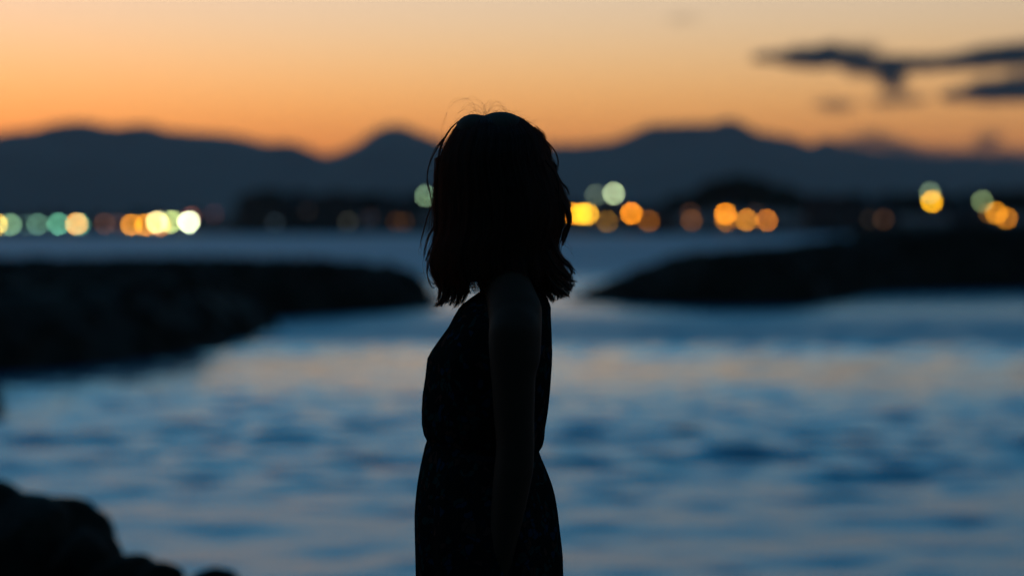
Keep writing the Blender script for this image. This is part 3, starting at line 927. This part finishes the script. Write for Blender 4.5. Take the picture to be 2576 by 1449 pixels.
# strands: thin three-sided tubes
SV, SF = [], []
def strand(P, r0, r1):
    n_ = len(P)
    P = np.asarray(P, float)
    T = np.gradient(P, axis=0); T /= np.linalg.norm(T, axis=1, keepdims=True) + 1e-9
    ref = np.array([0.31, .94, .12]); U = np.cross(T, ref); U /= np.linalg.norm(U, axis=1, keepdims=True) + 1e-9
    W = np.cross(T, U)
    rr = np.linspace(r0, r1, n_)[:, None]
    ring = [P + (U * math.cos(a_) + W * math.sin(a_)) * rr for a_ in (0, 2.094, 4.189)]
    V = np.stack(ring, 1).reshape(-1, 3)
    base = sum(len(v) for v in SV[-1:]) if False else strand.base
    i = np.arange(n_ - 1)[:, None] * 3
    for j in range(3):
        k = (j + 1) % 3
        SF.append(np.concatenate([i + j, i + k, i + 3 + k, i + 3 + j], 1) + base)
    SV.append(V); strand.base += len(V)
strand.base = 0
def spline(pts, n_):
    """smooth curve through the points"""
    P = np.asarray(pts, float); m = len(P)
    P = np.concatenate([2 * P[:1] - P[1:2], P, 2 * P[-1:] - P[-2:-1]])
    t = np.linspace(0, m - 1 - 1e-6, n_); i = t.astype(int); f = (t - i)[:, None]
    a_, b_, c_, d_ = P[i], P[i + 1], P[i + 2], P[i + 3]
    return .5 * (2 * b_ + (c_ - a_) * f + (2 * a_ - 5 * b_ + 4 * c_ - d_) * f ** 2 + (3 * b_ - a_ - 3 * c_ + d_) * f ** 3)
hq = np.random.default_rng(3)
# fall of hair over the shell
ygrid = np.concatenate([np.linspace(178, 330, 8), np.linspace(370, 1300, 26)])
for s_ in range(5400):
    ph = hq.uniform(0, 2 * math.pi)
    lift = hq.normal(.0005, .0035)
    if hq.random() < .05: lift += hq.uniform(0, .012)
    yend = hq.normal(1205, 55) if math.cos(ph) > .35 else hq.normal(1262, 66)
    ys_ = ygrid[ygrid < yend]
    drift = hq.normal(0, .10); w1, w2 = hq.uniform(0, 6.28, 2); wav = hq.uniform(.001, .010)
    lockph = round(ph * 14) / 14 * 9
    P = []
    for y in ys_:
        a_, b_ = c1(tabx(HL, y), y), c1(tabx(HR, y), y)
        u = (y - 178) / 1120
        f_ = ph + drift * u + .05 * math.sin(lockph + 6 * u) * u
        out = lift * (.3 + u) + wav * u * u * math.sin(w1 + 9 * u)
        rx = (b_.x - a_.x) / 2 - .003 + out; ry = depth(y) + out
        cx, sx = math.cos(f_), math.sin(f_)
        P.append(((a_.x + b_.x) / 2 + math.copysign(abs(cx) ** .95, cx) * rx, math.copysign(abs(sx) ** .95, sx) * ry, a_.z + (0.0 if y > 200 else 0)))
    strand(P, .00045, .00018)
# locks: (2-D line in the enlarged view, radius at root and tip in view px, depth, strands)
LOCKS = [
 ([(310, 980), (262, 1030), (240, 1090), (245, 1160), (272, 1230), (290, 1285), (258, 1375)], 24, 5, -.03, 40),
 ([(340, 1080), (312, 1180), (318, 1270), (300, 1340), (262, 1388)], 26, 4, -.05, 40),
 ([(400, 1130), (370, 1250), (335, 1325), (285, 1365), (240, 1382)], 26, 4, -.02, 40),
 ([(380, 1150), (345, 1260), (330, 1330), (290, 1378)], 30, 4, .02, 36),
 ([(440, 1180), (420, 1280), (405, 1350), (380, 1396)], 24, 4, -.06, 30),
 ([(470, 1220), (450, 1310), (432, 1352), (415, 1375)], 26, 4, .0, 30),
 ([(290, 900), (262, 990), (248, 1080), (252, 1180), (245, 1250), (200, 1215)], 12, 3, .05, 10),
 ([(285, 700), (268, 800), (270, 900), (240, 980), (205, 1060), (185, 1115)], 14, 4, .04, 22),
 ([(275, 780), (245, 870), (205, 950), (182, 1040), (178, 1105)], 9, 4, .06, 14),
 ([(300, 330), (245, 420), (212, 500), (205, 590), (225, 680), (245, 780)], 7, 4, .03, 9),
 ([(330, 300), (270, 370), (235, 440), (215, 530)], 6, 4, -.02, 6),
 ([(240, 720), (205, 800), (178, 900), (160, 980), (160, 1050)], 6, 5, .05, 8),
 ([(400, 210), (350, 260), (305, 335), (280, 420), (270, 520), (278, 640)], 9, 4, 0, 16),
 ([(285, 430), (272, 560), (264, 700), (268, 840), (258, 960)], 22, 16, .0, 70),
 ([(282, 520), (262, 640), (252, 760), (256, 880), (238, 1000)], 24, 18, .03, 36),
 ([(270, 480), (262, 600), (258, 720), (262, 840)], 10, 6, .02, 18),
 ([(235, 1060), (205, 1120), (205, 1200), (240, 1270), (280, 1240)], 8, 4, .03, 8),
 ([(900, 290), (950, 330), (1000, 380), (1030, 430), (1038, 480), (1020, 545)], 8, 3, -.02, 12),
 ([(880, 255), (930, 310), (968, 380), (985, 450), (1005, 540)], 9, 4, .02, 14),
 ([(975, 470), (1030, 590), (1078, 690), (1108, 780), (1114, 850), (1095, 920), (1078, 970), (1064, 1008)], 15, 3, 0, 40),
 ([(1000, 590), (1055, 700), (1098, 790), (1108, 850), (1075, 910), (1060, 985)], 16, 3, -.03, 36),
 ([(1010, 640), (1050, 760), (1075, 850), (1050, 920), (1040, 1000)], 18, 3, .03, 36),
 ([(1020, 540), (1060, 600), (1085, 650), (1105, 705)], 6, 4, .04, 6),
 ([(980, 900), (1020, 1010), (1060, 1072), (1105, 1110), (1140, 1160)], 22, 3, 0, 40),
 ([(990, 980), (1040, 1080), (1090, 1120), (1122, 1165), (1118, 1192)], 24, 3, -.03, 40),
 ([(960, 1040), (1030, 1140), (1080, 1190), (1115, 1225), (1150, 1240)], 26, 4, .02, 44),
 ([(980, 1100), (1040, 1190), (1090, 1235), (1125, 1255), (1148, 1238)], 24, 3, -.02, 40),
 ([(960, 1130), (1030, 1220), (1085, 1270), (1112, 1318)], 30, 5, 0, 44),
 ([(940, 1160), (1020, 1250), (1075, 1305), (1100, 1326)], 30, 5, -.04, 40),
 ([(930, 1180), (1000, 1270), (1050, 1315), (1085, 1330)], 30, 5, .03, 40),
 ([(880, 1190), (950, 1280), (1000, 1330), (1010, 1362)], 30, 5, .0, 36),
 ([(860, 1190), (920, 1270), (980, 1320), (995, 1352)], 30, 5, -.05, 36)]
gq = random.Random(8)
for grp, cnt in (((0, 1, 2, 3, 4, 5), 22), ((22, 23, 24, 25, 26, 27, 28, 29, 30, 31), 34), ((18, 19, 20), 8)):      # in-between locks, so that the ends read tousled
    for _ in range(cnt):
        A, B_ = LOCKS[gq.choice(grp)], LOCKS[gq.choice(grp)]
        t_ = gq.uniform(.1, .9); m_ = min(len(A[0]), len(B_[0]))
        fa = [A[0][round(i_ * (len(A[0]) - 1) / (m_ - 1))] for i_ in range(m_)]; fb = [B_[0][round(i_ * (len(B_[0]) - 1) / (m_ - 1))] for i_ in range(m_)]
        jx, jy = gq.gauss(0, 9), gq.gauss(0, 9); cu = gq.gauss(0, 14)
        ln_ = [(a_[0] * t_ + b_[0] * (1 - t_) + jx * i_ / m_ + cu * math.sin(i_ * 2.1), a_[1] * t_ + b_[1] * (1 - t_) + jy * i_ / m_) for i_, (a_, b_) in enumerate(zip(fa, fb))]
        LOCKS.append((ln_, gq.uniform(9, 18), gq.uniform(3, 8), gq.uniform(-.08, .08), 20))
LV, LFc, lb = [], [], 0
for line, r0, r1, dy, cnt in LOCKS:
    pts = [tuple(c1(x, y, 0) + Vector((0, dy, 0))) for x, y in line]
    S = spline(pts, 22)
    k = .00030
    for j in range(cnt):
        o1, o2 = hq.normal(0, .62, 2), hq.normal(0, .5, 2)
        rr = np.linspace(r0, r1 * 1.4, 22)[:, None] * k
        off = np.array([o1[0], o1[1] * 1.3, o1[0] * .5]) * (1 - np.linspace(0, 1, 22)[:, None]) + np.array([o2[0], o2[1], o2[1]]) * np.linspace(0, 1, 22)[:, None] * 1.6
        w_ = np.sin(np.linspace(0, 7, 22) + hq.uniform(0, 6.28))[:, None] * hq.uniform(0, .0014) * np.linspace(0, 1, 22)[:, None]
        m_ = int(22 * hq.uniform(.82, 1.0))
        strand((S + off * rr + w_)[:m_], .0005, .00018)
    if r0 > 11:                                         # solid heart of a thick lock
        rings = []
        for i in range(0, 22, 2):
            q_ = (r0 + (r1 - r0) * i / 21) * k * .5
            rings.append([Vector(S[i]) + Vector((math.cos(t) * q_, math.sin(t) * q_ * 1.4, math.sin(t) * q_ * .2)) for t in [2 * math.pi * z_ / 8 for z_ in range(8)]])
        bm = loft(rings)
        LV.append(np.array([v.co[:] for v in bm.verts])); bm.verts.index_update()
        for f_ in bm.faces:
            if len(f_.verts) == 4: LFc.append([w.index + lb for w in f_.verts])
        lb += len(bm.verts); bm.free()
# stray hairs lit by the sky
STRAY = [[(545, 160), (510, 128), (465, 122), (425, 140), (395, 165)], [(572, 172), (590, 118), (640, 94), (690, 112), (712, 155)], [(520, 160), (480, 85), (425, 66), (375, 88), (338, 140)],
 [(585, 160), (555, 88), (490, 57), (410, 72), (372, 92)], [(575, 170), (548, 120), (500, 104), (455, 118), (420, 150)], [(560, 172), (530, 150), (490, 140), (450, 150)],
 [(575, 175), (610, 125), (655, 112), (700, 128)], [(590, 165), (625, 105), (670, 100), (720, 140), (760, 168)], [(578, 172), (572, 120), (590, 85), (628, 72)], [(568, 172), (555, 130), (570, 95)],
 [(800, 190), (850, 215), (905, 268), (950, 322)], [(835, 205), (888, 238), (930, 290), (955, 345)], [(850, 225), (880, 205), (910, 198)], [(430, 205), (380, 235), (320, 300), (300, 330)],
 [(460, 180), (400, 195), (345, 250), (305, 320), (295, 300)], [(330, 150), (315, 200), (300, 260), (296, 300)], [(1060, 990), (1090, 1010), (1118, 1035), (1125, 1060)], [(1070, 960), (1100, 980), (1125, 1015)],
 [(1110, 840), (1135, 868), (1145, 880)], [(1075, 700), (1100, 680), (1092, 640), (1060, 590)], [(240, 1150), (190, 1165), (150, 1180)], [(220, 1090), (185, 1130), (172, 1175)], [(260, 1330), (225, 1345), (205, 1362)],
 [(200, 960), (165, 1010), (158, 1060)], [(255, 600), (215, 640), (195, 720), (212, 770)], [(250, 520), (205, 560), (198, 640)], [(250, 1000), (205, 1100), (200, 1190), (232, 1260)], [(1115, 1130), (1160, 1180), (1205, 1222)],
 [(1040, 480), (1030, 530), (1055, 590), (1082, 650)], [(270, 880), (215, 900), (172, 960)], [(262, 760), (210, 850), (205, 950), (190, 1010)]]
for line in STRAY:
    for j in range(3):
        pts = [tuple(c1(x + hq.normal(0, 9) * (i > 0), y + hq.normal(0, 9) * (i > 0), 0) + Vector((0, hq.normal(0, .008), 0))) for i, (x, y) in enumerate(line)]
        strand(spline(pts, 24), .00013, .00009)
for j in range(90):                                     # fine frizz round the crown
    x = hq.uniform(420, 860); y0_ = float(np.interp(x, [420, 470, 520, 572, 620, 700, 760, 820, 880], [208, 176, 164, 178, 156, 152, 168, 200, 252])) + 3
    sg = hq.choice([-1, 1]); h_ = hq.uniform(6, 30); w_ = hq.uniform(15, 70) * sg
    pts = [tuple(c1(x, y0_) + Vector((0, hq.normal(0, .02), 0))), tuple(c1(x + w_ * .4, y0_ - h_)), tuple(c1(x + w_, y0_ - h_ * hq.uniform(.2, 1.1)))]
    strand(spline(pts, 12), .00011, .00008)
for j in range(260):                                    # short broken hairs all along the outline
    y = hq.uniform(190, 1250); tab = HL if hq.random() < .6 else HR
    x = tabx(tab, y); sgn = -1 if tab is HL else 1
    L = hq.uniform(25, 120); o = hq.uniform(4, 34) * sgn
    pts = [tuple(c1(x - 6 * sgn, y) + Vector((0, hq.normal(0, .02), 0))), tuple(c1(x + o * .6, y + L * .35)), tuple(c1(x + o + hq.normal(0, 4), y + L * .7)), tuple(c1(tabx(tab, y + L) + o * .8 + hq.normal(0, 8), y + L))]
    strand(spline(pts, 14), .00030, .00014)
st = obj('strands', np_mesh('strands', np.concatenate(SV), np.concatenate(SF)), M['hair'], hair)
smooth(st); st['kind'] = 'stuff'
lk = obj('locks', np_mesh('locks', np.concatenate(LV), np.array(LFc)), M['hair_mass'], hair)
smooth(lk); lk['kind'] = 'stuff'

# ------------------------------------------------------------------ the air between here and the mountains
bm = bmesh.new()
bmesh.ops.create_cube(bm, size=1.0)
hz = obj('haze', bm)
hz.location = (0, 4550, 172); hz.scale = (12600, 9900, 352)
mh = bpy.data.materials.new('sea_haze'); mh.use_nodes = True
n, l = mh.node_tree.nodes, mh.node_tree.links
n.remove(n['Principled BSDF'])
pv = n.new('ShaderNodeVolumePrincipled')
pv.inputs['Color'].default_value = (1.0, 0.63, 0.57, 1)
pv.inputs['Density'].default_value = 0.00006
l.new(pv.outputs[0], n['Material Output'].inputs['Volume'])
hz.data.materials.append(mh)
tag(hz, 'thin blue dusk haze over the bay', None, None, 'stuff')
